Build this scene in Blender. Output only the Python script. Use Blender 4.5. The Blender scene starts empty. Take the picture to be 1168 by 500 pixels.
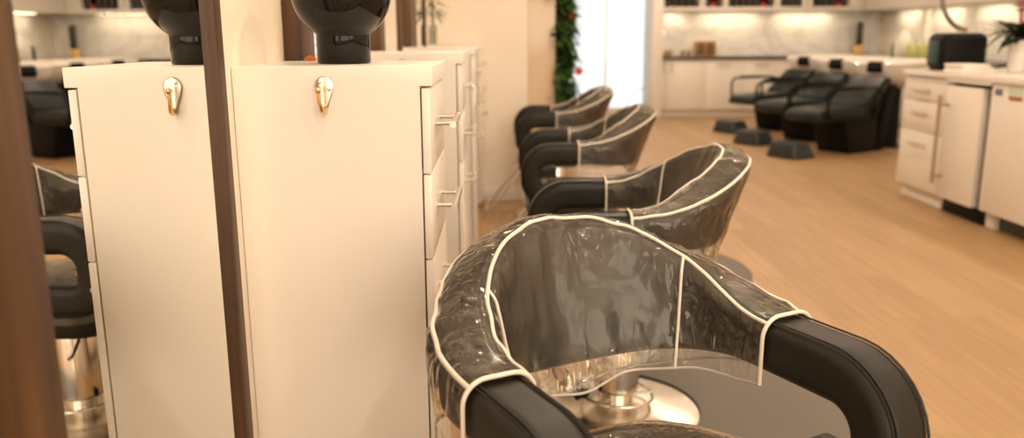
import bpy, bmesh, math, random
from mathutils import Vector, Matrix, noise
PI = math.pi
R = math.radians
random.seed(7)
sc = bpy.context.scene
COL = sc.collection

# ------------------------------------------------------------------ materials
MATS = {}
def mat(name, col, rough=.5, metal=0., spec=.5, var=0., vscale=6., bump=0., bscale=60., coat=0., trans=0., ior=1.45, emit=None, estr=0., stretch=None, sub=0.):
    if name in MATS: return MATS[name]
    m = bpy.data.materials.new(name); m.use_nodes = True
    nt = m.node_tree; N = nt.nodes; L = nt.links
    b = N['Principled BSDF']
    b.inputs['Base Color'].default_value = (*col, 1)
    b.inputs['Roughness'].default_value = rough
    b.inputs['Metallic'].default_value = metal
    b.inputs['Specular IOR Level'].default_value = spec
    b.inputs['Coat Weight'].default_value = coat
    b.inputs['Coat Roughness'].default_value = .05
    b.inputs['Transmission Weight'].default_value = trans
    b.inputs['IOR'].default_value = ior
    if sub: b.inputs['Subsurface Weight'].default_value = sub
    if emit:
        b.inputs['Emission Color'].default_value = (*emit, 1); b.inputs['Emission Strength'].default_value = estr
    tc = N.new('ShaderNodeTexCoord'); mp = N.new('ShaderNodeMapping'); L.new(tc.outputs['Object'], mp.inputs['Vector'])
    if stretch: mp.inputs['Scale'].default_value = stretch
    nz = N.new('ShaderNodeTexNoise'); nz.inputs['Scale'].default_value = vscale; nz.inputs['Detail'].default_value = 4
    L.new(mp.outputs['Vector'], nz.inputs['Vector'])
    mx = N.new('ShaderNodeMix'); mx.data_type = 'RGBA'
    mx.inputs['A'].default_value = (*[c*(1-var) for c in col], 1)
    mx.inputs['B'].default_value = (*[min(1, c*(1+var)) for c in col], 1)
    L.new(nz.outputs['Fac'], mx.inputs['Factor']); L.new(mx.outputs['Result'], b.inputs['Base Color'])
    if bump:
        n2 = N.new('ShaderNodeTexNoise'); n2.inputs['Scale'].default_value = bscale; n2.inputs['Detail'].default_value = 3
        L.new(mp.outputs['Vector'], n2.inputs['Vector'])
        bp = N.new('ShaderNodeBump'); bp.inputs['Strength'].default_value = bump; bp.inputs['Distance'].default_value = .004
        L.new(n2.outputs['Fac'], bp.inputs['Height']); L.new(bp.outputs['Normal'], b.inputs['Normal'])
    MATS[name] = m
    return m

def wood(name, c1, c2, rough=.35, axis='z', scale=9.):
    m = bpy.data.materials.new(name); m.use_nodes = True
    nt = m.node_tree; N = nt.nodes; L = nt.links; b = N['Principled BSDF']
    tc = N.new('ShaderNodeTexCoord'); mp = N.new('ShaderNodeMapping'); L.new(tc.outputs['Object'], mp.inputs['Vector'])
    mp.inputs['Scale'].default_value = {'z': (scale, scale, scale*.06), 'x': (scale*.06, scale, scale), 'y': (scale, scale*.06, scale)}[axis]
    nz = N.new('ShaderNodeTexNoise'); nz.inputs['Scale'].default_value = 3.; nz.inputs['Detail'].default_value = 8; nz.inputs['Distortion'].default_value = .6
    L.new(mp.outputs['Vector'], nz.inputs['Vector'])
    rp = N.new('ShaderNodeValToRGB'); rp.color_ramp.elements[0].position = .32; rp.color_ramp.elements[1].position = .68
    rp.color_ramp.elements[0].color = (*c1, 1); rp.color_ramp.elements[1].color = (*c2, 1)
    L.new(nz.outputs['Fac'], rp.inputs['Fac']); L.new(rp.outputs['Color'], b.inputs['Base Color'])
    b.inputs['Roughness'].default_value = rough
    return m

def floor_mat():
    m = bpy.data.materials.new('oak_planks'); m.use_nodes = True
    nt = m.node_tree; N = nt.nodes; L = nt.links; b = N['Principled BSDF']
    tc = N.new('ShaderNodeTexCoord'); mp = N.new('ShaderNodeMapping'); L.new(tc.outputs['Object'], mp.inputs['Vector'])
    mp.inputs['Rotation'].default_value = (0, 0, PI/2)
    br = N.new('ShaderNodeTexBrick'); L.new(mp.outputs['Vector'], br.inputs['Vector'])
    br.inputs['Scale'].default_value = 1; br.inputs['Brick Width'].default_value = 1.7; br.inputs['Row Height'].default_value = .13
    br.inputs['Mortar Size'].default_value = .0016; br.inputs['Mortar Smooth'].default_value = .3; br.offset = .37
    br.inputs['Color1'].default_value = (.335, .205, .092, 1); br.inputs['Color2'].default_value = (.40, .255, .120, 1)
    br.inputs['Mortar'].default_value = (.28, .165, .075, 1)
    m2 = N.new('ShaderNodeMapping'); L.new(tc.outputs['Object'], m2.inputs['Vector']); m2.inputs['Scale'].default_value = (22, 1.1, 1)
    nz = N.new('ShaderNodeTexNoise'); nz.inputs['Scale'].default_value = 2.; nz.inputs['Detail'].default_value = 6; L.new(m2.outputs['Vector'], nz.inputs['Vector'])
    rp = N.new('ShaderNodeMapRange'); rp.inputs['From Min'].default_value = .3; rp.inputs['From Max'].default_value = .7
    rp.inputs['To Min'].default_value = .86; rp.inputs['To Max'].default_value = 1.08; L.new(nz.outputs['Fac'], rp.inputs['Value'])
    mx = N.new('ShaderNodeVectorMath'); mx.operation = 'SCALE'
    L.new(br.outputs['Color'], mx.inputs[0]); L.new(rp.outputs['Result'], mx.inputs['Scale'])
    L.new(mx.outputs['Vector'], b.inputs['Base Color'])
    b.inputs['Roughness'].default_value = .43
    bp = N.new('ShaderNodeBump'); bp.inputs['Strength'].default_value = .12; bp.inputs['Distance'].default_value = .002
    L.new(br.outputs['Fac'], bp.inputs['Height']); bp.invert = True; L.new(bp.outputs['Normal'], b.inputs['Normal'])
    return m

def marble_mat():
    m = bpy.data.materials.new('marble_splash'); m.use_nodes = True
    nt = m.node_tree; N = nt.nodes; L = nt.links; b = N['Principled BSDF']
    tc = N.new('ShaderNodeTexCoord')
    nz = N.new('ShaderNodeTexNoise'); nz.inputs['Scale'].default_value = 1.7; nz.inputs['Detail'].default_value = 7; nz.inputs['Distortion'].default_value = 1.4
    L.new(tc.outputs['Object'], nz.inputs['Vector'])
    rp = N.new('ShaderNodeValToRGB'); e = rp.color_ramp.elements
    e[0].position = .40; e[0].color = (.80, .78, .75, 1); e[1].position = .60; e[1].color = (.80, .78, .75, 1)
    k = rp.color_ramp.elements.new(.495); k.color = (.66, .64, .61, 1)
    k = rp.color_ramp.elements.new(.46); k.color = (.77, .75, .72, 1)
    L.new(nz.outputs['Fac'], rp.inputs['Fac']); L.new(rp.outputs['Color'], b.inputs['Base Color'])
    b.inputs['Roughness'].default_value = .3
    return m

def vinyl_mat(name, veil=.07, gloss=1.0, tint=(.97, .96, .93), bump=.5, crinkle=False):
    m = bpy.data.materials.new(name); m.use_nodes = True
    nt = m.node_tree; N = nt.nodes; L = nt.links
    N.remove(N['Principled BSDF']); out = N['Material Output']
    tc = N.new('ShaderNodeTexCoord')
    mp = N.new('ShaderNodeMapping'); mp.inputs['Scale'].default_value = (1, 1, .6); L.new(tc.outputs['Object'], mp.inputs['Vector'])
    def ridged(scale, dist, det):
        n = N.new('ShaderNodeTexNoise'); n.inputs['Scale'].default_value = scale; n.inputs['Detail'].default_value = det; n.inputs['Distortion'].default_value = dist
        L.new(mp.outputs['Vector'], n.inputs['Vector'])
        a = N.new('ShaderNodeMath'); a.operation = 'SUBTRACT'; a.inputs[1].default_value = .5; L.new(n.outputs['Fac'], a.inputs[0])
        c = N.new('ShaderNodeMath'); c.operation = 'ABSOLUTE'; L.new(a.outputs['Value'], c.inputs[0]); return c
    r1 = ridged(5.5, .9, 1.5); r2 = ridged(30, .8, 1)
    sm = N.new('ShaderNodeMath'); sm.operation = 'MULTIPLY_ADD'; sm.inputs[1].default_value = .34; L.new(r2.outputs['Value'], sm.inputs[0]); L.new(r1.outputs['Value'], sm.inputs[2])
    bp = N.new('ShaderNodeBump'); bp.inputs['Strength'].default_value = bump; bp.inputs['Distance'].default_value = .035; bp.invert = True
    if crinkle:
        at_ = N.new('ShaderNodeAttribute'); at_.attribute_name = 'crinkle'
        pm = N.new('ShaderNodeMath'); pm.operation = 'MULTIPLY'; L.new(sm.outputs['Value'], pm.inputs[0]); L.new(at_.outputs['Fac'], pm.inputs[1])
        L.new(pm.outputs['Value'], bp.inputs['Height'])
        fm = N.new('ShaderNodeMath'); fm.operation = 'MULTIPLY_ADD'; fm.inputs[1].default_value = -.85; fm.inputs[2].default_value = 1.12; fm.use_clamp = True; L.new(at_.outputs['Fac'], fm.inputs[0])
    else: L.new(sm.outputs['Value'], bp.inputs['Height'])
    tr = N.new('ShaderNodeBsdfTransparent'); tr.inputs['Color'].default_value = (*tint, 1)
    g1 = N.new('ShaderNodeBsdfGlossy'); g1.inputs['Roughness'].default_value = .06; g1.inputs['Color'].default_value = (1, .95, .86, 1)
    g2 = N.new('ShaderNodeBsdfGlossy'); g2.inputs['Roughness'].default_value = .27; g2.inputs['Color'].default_value = (1, .92, .78, 1)
    L.new(bp.outputs['Normal'], g1.inputs['Normal']); L.new(bp.outputs['Normal'], g2.inputs['Normal'])
    gl = N.new('ShaderNodeMixShader'); gl.inputs['Fac'].default_value = .32; L.new(g1.outputs['BSDF'], gl.inputs[1]); L.new(g2.outputs['BSDF'], gl.inputs[2])
    if crinkle: L.new(fm.outputs['Value'], gl.inputs['Fac'])
    df = N.new('ShaderNodeBsdfDiffuse'); df.inputs['Color'].default_value = (.85, .80, .70, 1)
    fr = N.new('ShaderNodeFresnel'); fr.inputs['IOR'].default_value = 1.55; L.new(bp.outputs['Normal'], fr.inputs['Normal'])
    ma = N.new('ShaderNodeMath'); ma.operation = 'MULTIPLY'; ma.inputs[1].default_value = gloss; ma.use_clamp = True; L.new(fr.outputs['Fac'], ma.inputs[0])
    m1 = N.new('ShaderNodeMixShader'); m1.inputs['Fac'].default_value = veil
    L.new(tr.outputs['BSDF'], m1.inputs[1]); L.new(df.outputs['BSDF'], m1.inputs[2])
    m2 = N.new('ShaderNodeMixShader'); L.new(ma.outputs['Value'], m2.inputs['Fac'])
    L.new(m1.outputs['Shader'], m2.inputs[1]); L.new(gl.outputs['Shader'], m2.inputs[2])
    L.new(m2.outputs['Shader'], out.inputs['Surface'])
    return m

def glass_mat(name, tint=(.95, .97, .96)):
    m = bpy.data.materials.new(name); m.use_nodes = True
    nt = m.node_tree; N = nt.nodes; L = nt.links
    N.remove(N['Principled BSDF']); out = N['Material Output']
    tr = N.new('ShaderNodeBsdfTransparent'); tr.inputs['Color'].default_value = (*tint, 1)
    gl = N.new('ShaderNodeBsdfGlossy'); gl.inputs['Roughness'].default_value = .02
    fr = N.new('ShaderNodeFresnel'); fr.inputs['IOR'].default_value = 1.45
    m2 = N.new('ShaderNodeMixShader'); L.new(fr.outputs['Fac'], m2.inputs['Fac'])
    L.new(tr.outputs['BSDF'], m2.inputs[1]); L.new(gl.outputs['BSDF'], m2.inputs[2]); L.new(m2.outputs['Shader'], out.inputs['Surface'])
    return m

WALL = mat('cream_wall', (.86, .77, .64), .55, var=.015, vscale=2)
CEIL = mat('ceiling_white', (.85, .82, .76), .8, var=.01)
WHITE = mat('white_trim', (.85, .81, .74), .45, var=.01)
CAB = mat('cream_laminate', (.88, .82, .73), .32, var=.01, vscale=3)
CABEDGE = mat('warm_laminate_edge', (.72, .60, .44), .4, var=.03)
KITCH = mat('kitchen_white', (.83, .79, .72), .4, var=.01)
STONE = mat('pale_quartz', (.80, .76, .69), .16, var=.04, vscale=20)
DARKTOP = mat('dark_worktop', (.05, .045, .04), .3, var=.2, vscale=30)
LEATHER = mat('black_leather', (.013, .0115, .008), .40, spec=.32, var=.15, vscale=12, bump=.10, bscale=420)
DGREEN = mat('dark_vinyl', (.006, .0125, .0125), .34, spec=.35, var=.2, vscale=8)
BLACKP = mat('black_plastic', (.007, .007, .007), .5, spec=.16, var=.2)
CHROME = mat('brushed_steel', (.80, .76, .69), .16, metal=1, var=.05, vscale=40, stretch=(1, 1, .05))
POLISH = mat('polished_steel', (.70, .65, .56), .24, metal=1, var=.03, vscale=18)
NICKEL = mat('satin_nickel', (.62, .57, .48), .30, metal=1, var=.05)
BRASS = mat('warm_brass', (.85, .62, .32), .22, metal=1, var=.05)
PIPING = mat('white_piping', (.74, .68, .58), .35, var=.02)
MAT_G = mat('grey_rubber', (.115, .098, .074), .55, var=.08, vscale=60, bump=.15, bscale=300)
GLOSSB = mat('black_glaze', (.007, .007, .006), .05, spec=.32, var=.1)
GREEN1 = mat('leaf_green', (.045, .105, .022), .42, var=.45, vscale=14, sub=0)
GREEN2 = mat('leaf_dark', (.014, .035, .012), .38, var=.4, vscale=10)
RED = mat('red_petal', (.55, .035, .03), .45, var=.2)
SOIL = mat('dark_backing', (.015, .017, .012), .8, var=.3)
GOLD = mat('gold_tumbler_metal', (.95, .70, .40), .18, metal=1, var=.05)
YELLOW = mat('yellow_card', (.80, .52, .14), .5, var=.05)
LIMEB = mat('pale_lime_bottle', (.66, .70, .28), .4, var=.25, vscale=9)
PAPER = mat('white_paper', (.86, .82, .75), .6, var=.02)
TEAL = mat('blue_grey_sticker', (.14, .20, .22), .5, var=.05)
MINT = mat('mint_sticker', (.58, .72, .62), .4, var=.05)
REDTAG = mat('rust_sticker', (.45, .14, .07), .5, var=.05)
PALEPANEL = mat('glossy_beige_panel', (.78, .64, .46), .12, spec=.6, var=.02)
CERAMIC = mat('white_ceramic', (.80, .76, .70), .12, spec=.6, var=.01)
ORANGE = mat('orange_plastic', (.75, .20, .05), .4, var=.05)
GREYMETAL = mat('grey_steel', (.30, .29, .27), .3, metal=1, var=.05)
SMOKE = mat('smoky_bottle', (.05, .043, .035), .3, spec=.5, var=.4)
BRASSY = mat('bronze_bar', (.42, .33, .22), .35, metal=.8, var=.05)
WOODBOX = wood('honey_wood', (.42, .24, .08), (.60, .36, .14), axis='x', scale=20)
WALNUT = wood('walnut', (.030, .0115, .003), (.122, .054, .013), .5, 'z', 9)
FLOOR = floor_mat(); MARBLE = marble_mat()
VINYL = vinyl_mat('clear_vinyl', .03, 1.0, bump=1.0, crinkle=True)
VINYL2 = vinyl_mat('clear_vinyl_seat', .06, 1.1, bump=.25)
GLASS = glass_mat('clear_glass')
MIRROR = mat('silvered_glass', (.93, .93, .90), 0.0, metal=1)
FROST = mat('frosted_glass', (.92, .96, .96), .5, trans=.85, var=.01)

# ------------------------------------------------------------------ mesh helpers
class MB:
    def __init__(s): s.bm = bmesh.new()
    def box(s, x0, x1, y0, y1, z0, z1, bev=.003, seg=2, M=None):
        m = Matrix.Translation(((x0+x1)/2, (y0+y1)/2, (z0+z1)/2)) @ Matrix.Diagonal((abs(x1-x0), abs(y1-y0), abs(z1-z0), 1))
        if M is not None: m = M @ m
        v = bmesh.ops.create_cube(s.bm, size=1, matrix=m)['verts']
        if bev:
            e = list({e for w in v for e in w.link_edges})
            bmesh.ops.bevel(s.bm, geom=e, offset=bev, segments=seg, affect='EDGES', profile=.5)
        return s
    def ring(s, rows, close_u=True, caps=False):
        V = [[s.bm.verts.new(p) for p in r] for r in rows]
        n = len(V[0])
        for i in range(len(V)-1):
            for j in range(n if close_u else n-1):
                k = (j+1) % n
                try: s.bm.faces.new((V[i][j], V[i][k], V[i+1][k], V[i+1][j]))
                except ValueError: pass
        if caps:
            for r in (V[0], V[-1]):
                try: s.bm.faces.new(r if r is V[-1] else r[::-1])
                except ValueError: pass
        return V
    def tube(s, pts, r, n=10, closed=False, caps=True):
        P = [Vector(p) for p in pts]; rows = []; m = len(P); up = None
        for i, p in enumerate(P):
            if closed: t = P[(i+1) % m] - P[i-1]
            else: t = P[min(i+1, m-1)] - P[max(i-1, 0)]
            t.normalize()
            if up is None:
                up = Vector((0, 0, 1)) if abs(t.z) < .9 else Vector((1, 0, 0))
            up = (up - t*up.dot(t)).normalized(); b = t.cross(up)
            rr = r[i] if isinstance(r, (list, tuple)) else r
            rows.append([p + (up*math.cos(a) + b*math.sin(a))*rr for a in [2*PI*k/n for k in range(n)]])
        if closed: rows.append(rows[0])
        s.ring(rows, True, caps and not closed)
        if closed: bmesh.ops.remove_doubles(s.bm, verts=s.bm.verts, dist=1e-6)
        return s
    def lathe(s, prof, c=(0, 0, 0), n=40, M=None):
        rows = []
        for r, z in prof:
            row = []
            for k in range(n):
                a = 2*PI*k/n; p = Vector((c[0]+max(r, 1e-4)*math.cos(a), c[1]+max(r, 1e-4)*math.sin(a), c[2]+z))
                row.append(M @ p if M else p)
            rows.append(row)
        s.ring(rows, True, True); return s
    def prism(s, pts, z0, z1, bev=0, M=None):
        b = [s.bm.verts.new((x, y, z0)) for x, y in pts]; t = [s.bm.verts.new((x, y, z1)) for x, y in pts]
        n = len(pts); fs = [s.bm.faces.new(b[::-1]), s.bm.faces.new(t)]
        for i in range(n): fs.append(s.bm.faces.new((b[i], b[(i+1) % n], t[(i+1) % n], t[i])))
        if M: bmesh.ops.transform(s.bm, matrix=M, verts=b+t)
        if bev:
            e = list({e for f in fs[:2] for e in f.edges}); bmesh.ops.bevel(s.bm, geom=e, offset=bev, segments=3, affect='EDGES', profile=.5)
        return s
    def side_prism(s, pts, x0, x1, axis='y', bev=0):
        # outline (u,z) extruded along the lateral axis
        def P(u, z, w): return (u, w, z) if axis == 'y' else (w, u, z)
        a = [s.bm.verts.new(P(u, z, x0)) for u, z in pts]; b = [s.bm.verts.new(P(u, z, x1)) for u, z in pts]
        n = len(pts); fs = [s.bm.faces.new(a), s.bm.faces.new(b[::-1])]
        for i in range(n): fs.append(s.bm.faces.new((a[i], b[i], b[(i+1) % n], a[(i+1) % n])))
        bmesh.ops.recalc_face_normals(s.bm, faces=fs)
        if bev:
            e = list({e for f in fs for e in f.edges}); bmesh.ops.bevel(s.bm, geom=e, offset=bev, segments=3, affect='EDGES', profile=.5)
        return s
    def leaf(s, base, d, up, ln, w, bend=.25):
        base = Vector(base); d = Vector(d).normalized(); u = Vector(up); u = (u-d*u.dot(d)).normalized(); x = d.cross(u)
        rows = []
        for t, ww in ((0, .12), (.25, .8), (.5, 1), (.75, .7), (1, .05)):
            c = base + d*ln*t - u*bend*ln*t*t
            rows.append([c - x*w*ww*.5 + u*.12*w*ww, c, c + x*w*ww*.5 + u*.12*w*ww])
        s.ring(rows, False); return s
    def build(s, name, m, parent=None, loc=None, sharp=38, origin=None):
        o_ = Vector(origin) if origin is not None else None
        if o_ is not None: bmesh.ops.translate(s.bm, verts=s.bm.verts, vec=-o_)
        bmesh.ops.recalc_face_normals(s.bm, faces=s.bm.faces)
        me = bpy.data.meshes.new(name); s.bm.to_mesh(me); s.bm.free()
        for p in me.polygons: p.use_smooth = True
        me.set_sharp_from_angle(angle=R(sharp))
        me.materials.append(m)
        ob = bpy.data.objects.new(name, me); COL.objects.link(ob)
        if parent is not None: ob.parent = parent
        if loc is not None: ob.location = loc
        elif o_ is not None and parent is None: ob.location = o_
        return ob

def tag(o, label, cat, group=None, kind=None):
    o['label'] = label; o['category'] = cat
    if group: o['group'] = group
    if kind: o['kind'] = kind
    return o
def empty(name, loc, label, cat, group=None, rz=0):
    o = bpy.data.objects.new(name, None); COL.objects.link(o); o.location = loc; o.rotation_euler = (0, 0, rz); o.empty_display_size = .1
    return tag(o, label, cat, group)
def copy_tree(o, parent=None):
    c = o.copy(); COL.objects.link(c)
    if parent is not None: c.parent = parent
    for ch in [x for x in bpy.data.objects if x.parent == o]: copy_tree(ch, c)
    return c
def struct(name, mb, m):
    o = mb.build(name, m); o['kind'] = 'structure'; return o

# ------------------------------------------------------------------ setting
XL, XR, YN, YF, ZC = -.5276, 5.90, -2.6, 13.15, 2.75
struct('floor', MB().box(XL-.2, XR+.2, YN-.2, YF+.2, -.1, 0, 0), FLOOR)
struct('ceiling', MB().box(XL-.2, XR+.2, YN-.2, YF+.2, ZC, ZC+.1, 0), CEIL)
struct('wall_left', MB().box(XL-.12, XL, YN, 8.1, 0, ZC, 0), WALL)
struct('wall_right', MB().box(XR, XR+.12, YN, YF, 0, ZC, 0), WALL)
# pier that closes the styling bay
struct('wall_pier', MB().box(XL, .190, 6.095, 6.215, 0, ZC, 0), WALL)
struct('baseboard_pier', MB().box(-.13, .192, 6.081, 6.0945, 0, .10, .003), WHITE)
struct('baseboard_left', MB().box(XL, XL+.012, YN, .60, 0, .10, .003), WHITE)
# side of the entry, beyond the green wall
struct('wall_entry', MB().box(.40, .515, 8.05, YF, 0, ZC, 0), WALL)
# back wall either side of the entry
b = MB(); b.box(.40, 1.0, YF, YF+.12, 0, ZC, 0); b.box(2.3, XR, YF, YF+.12, 0, ZC, 0); b.box(1.0, 2.3, YF, YF+.12, 2.35, ZC, 0)
struct('wall_back', b, WALL)
# street front behind the viewer: piers and a lintel round two large windows
b = MB()
for x0, x1 in ((XL, -.3), (2.5, 2.8), (5.6, XR)): b.box(x0, x1, YN-.12, YN, 0, ZC, 0)
b.box(-.3, 5.6, YN-.12, YN, 0, .25, 0); b.box(-.3, 5.6, YN-.12, YN, 2.6, ZC, 0)
struct('wall_front', b, WALL)
for n, (x0, x1) in enumerate(((-.3, 2.5), (2.8, 5.6))):
    b = MB()
    for z0, z1 in ((.25, .31), (2.54, 2.6)): b.box(x0, x1, YN-.09, YN-.03, z0, z1)
    for xx in (x0, (x0+x1)/2-.03, x1-.06): b.box(xx, xx+.06, YN-.09, YN-.03, .25, 2.6)
    struct('window_%d' % (n+1), b, WHITE)
# entry glazing in the back wall
b = MB()
for xx, ww in ((1.0, .06), (1.615, .03), (2.24, .06)): b.box(xx, xx+ww, YF, YF+.06, 0, 2.35)
b.box(1.0, 2.3, YF, YF+.06, 2.29, 2.35); b.box(1.0, 2.3, YF, YF+.06, 0, .09)
w3 = struct('window_3', b, WHITE)
g = MB(); g.box(1.06, 1.615, YF+.02, YF+.03, .09, 2.29, 0).build('pane', GLASS, w3)
g = MB(); g.box(1.645, 2.24, YF+.02, YF+.03, .09, 2.29, 0).build('pane', GLASS, w3)

# ------------------------------------------------------------------ styling stations: cabinets and mirrors
Y1, CW, SP = 1.6507, .390, 1.349
XF, XDL = -.1352, -.1607          # lip front, drawer front panel rear
ZT, ZG, DH = 1.1433, 1.1045, .1774
def make_cabinet():
    root = empty('drawer_cabinet', (XL, Y1, 0), '', '')
    o = (XL, Y1, 0)
    b = MB(); b.side_prism([(XL+.001, .05), (XDL, .05), (XDL, ZG), (XF, ZG), (XF, ZT), (XL+.001, ZT)], Y1, Y1+CW, 'y', .0012)
    b.box(XL+.03, XDL-.04, Y1+.01, Y1+CW-.01, 0, .052, .001)
    b.build('body', CAB, root, (0, 0, 0), origin=o)
    zs = [ZG-.004, ZG-DH, ZG-2*DH, .055]
    for k in range(3):
        d = MB().box(XDL+.0035, XF-.006, Y1+.0005, Y1+CW-.001, zs[k+1]+.003, zs[k]-.0005, .0015).build('drawer', CAB, root, (0, 0, 0), origin=o)
        zc = ZG-DH*(k+.5)+.004; h = MB()
        for yy in (Y1+CW/2-.075, Y1+CW/2+.075): h.tube([(XF-.008, yy, zc), (-.1015, yy, zc)], .0055, 12)
        h.tube([(-.1015, Y1+CW/2-.110, zc), (-.1015, Y1+CW/2+.110, zc)], .0072, 14)
        h.build('handle', NICKEL, d, (0, 0, 0), origin=o)
    # coat hook on the near side
    hx, hy, hz = -.3466, Y1, 1.091
    root2 = MB()
    pts = []
    for k in range(28):
        a = 2*PI*k/28; t = math.sin(a); w = .0185 if t > 0 else .0185*(1-.62*(-t)**1.2)
        pts.append((hx+w*math.cos(a), hz+(.014+.020*t if t > 0 else .014+.050*t)))
    rows = [[(x, hy, z) for x, z in pts], [(x, hy-.0035, z) for x, z in pts], [(hx+(x-hx)*.82, hy-.0055, hz+.012+(z-hz-.012)*.9) for x, z in pts]]
    root2.ring(rows, True, True)
    hk = root2.build('coat_hook', NICKEL, root, (0, 0, 0), origin=o)
    b = MB(); b.tube([(hx+.001, hy-.004, hz-.030), (hx+.001, hy-.014, hz-.036), (hx-.002, hy-.026, hz-.031), (hx-.005, hy-.033, hz-.014), (hx-.006, hy-.035, hz+.004)], [.0052, .0050, .0046, .0042, .004], 12)
    b.lathe([(0, -.0068), (.0045, -.0052), (.0068, 0), (.0045, .0052), (0, .0068)], (hx-.006, hy-.035, hz+.008), 16)
    b.build('hook_arm', BRASS, hk, (0, 0, 0), origin=o)
    b = MB()
    for dx, dz in ((-.009, .022), (.010, .008)): b.lathe([(0, -.003), (.003, -.002), (.0038, 0), (.003, .002), (0, .003)], (hx+dx, hy-.006, hz+dz), 12)
    b.build('screw', NICKEL, hk, (0, 0, 0), origin=o)
    return root
CL = ['nearest cream drawer cabinet, black bowl vase standing on top, coat hook on its side',
      'second cream drawer cabinet from the viewer, behind the one with the vase',
      'third cream drawer cabinet along the wall, nothing on its top',
      'farthest cream drawer cabinet, slim bamboo vase standing on it']
c0 = make_cabinet()
for k in range(4):
    c = c0 if k == 0 else copy_tree(c0)
    c.location = (XL, Y1+SP*k, 0); tag(c, CL[k], 'cabinet', 'drawer cabinets along the mirror wall')

XM, XFR = -.4945, -.4823
ML = ['nearest walnut framed wall mirror, reflecting the first cabinet and a chair base',
      'walnut framed wall mirror behind the black bowl vase',
      'third walnut framed mirror, just right of the vase above the second cabinet',
      'farthest walnut framed mirror, beside the small bamboo plant']
def make_mirror(k, nearw):
    y0 = .8546+SP*k; y1 = 1.4432+SP*k; zb, zt = .06, 2.25; far = 1.4824+SP*k
    root = empty('wall_mirror', (XL, y0-nearw, 0), ML[k], 'mirror', 'walnut mirrors along the wall')
    o = (XL, y0-nearw, 0); b = MB()
    yc = Y1+CW+SP*(k-1)+.003; b.box(XL+.001, XFR, max(yc, y0-nearw), y0, zb, zt, .002)
    if y0-nearw < yc: b.box(XL+.001, XFR, y0-nearw, yc+.0005, ZT+.002, zt, .001)
    b.box(XL+.001, XFR, y1, far, zb, zt, .002)
    b.box(XL+.001, XFR, y0, y1, zb, zb+.06, .002); b.box(XL+.001, XFR, y0, y1, zt-.06, zt, .002)
    b.build('frame', WALNUT, root, (0, 0, 0), origin=o)
    MB().box(XL+.003, XM, y0-.001, y1+.001, zb+.05, zt-.05, 0).build('mirror_glass', MIRROR, root, (0, 0, 0), origin=o)
for k, w in enumerate((.20, .14, .16, .36)): make_mirror(k, w)

# black bowl vase on the first cabinet
vx, vy = -.3385, 1.831; KV = .872
prof = [(.0, .0), (.062, .0), (.0655, .004), (.0655, .066), (.066, .072)]
for k in range(1, 17):
    a = -PI/2 + .56 + (PI*.78)*k/16; prof.append((.122*math.cos(a), .175+.122*math.sin(a)))
r0, z0 = prof[-1]
prof += [(r0-.012, z0-.002), (r0+.02, z0-.05), (.09, .12), (.03, .085), (0, .082)]
v = MB().lathe([(r*KV, z*KV) for r, z in prof], (vx, vy, ZT), 64).build('bowl_vase', GLOSSB, origin=(vx, vy, ZT), sharp=50)
tag(v, 'glossy black footed bowl vase standing on the nearest cream cabinet', 'vase')

b = MB(); b.tube([(-.012, 0, .006), (0, 0, .009), (.014, .002, .006)], [.003, .007, .003], 8)
o = b.build('hair_clip', ORANGE, None, (-.435, 1.93, ZT+.0003)); tag(o, 'tiny orange hair clip beside the black bowl vase', 'clip')
# bamboo cutting in a glass tube on the last cabinet
px, py = -.4665, 5.842
root = empty('bamboo_vase', (px, py, ZT), 'slim glass tube vase with a green bamboo cutting on the farthest cabinet', 'plant')
MB().lathe([(0, 0), (.024, 0), (.025, .004), (.025, .13), (.022, .13), (.022, .006), (0, .005)], (0, 0, 0), 24).build('glass_tube', GLASS, root)
b = MB(); b.tube([(0, 0, .006), (.003, 0, .12), (.0, 0, .30)], .007, 8)
for z in (.08, .16, .24): b.lathe([(.007, -.004), (.010, 0), (.007, .004)], (0, 0, z), 10)
b.build('stem', GREEN1, root)
b = MB()
for k in range(26):
    a = random.uniform(0, 2*PI); e = random.uniform(-.1, .9)
    b.leaf((0, 0, random.uniform(.19, .32)), (math.cos(a), math.sin(a), e), (0, 0, 1), random.uniform(.07, .15), .022, .5)
b.build('foliage', GREEN1, root)

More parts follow.
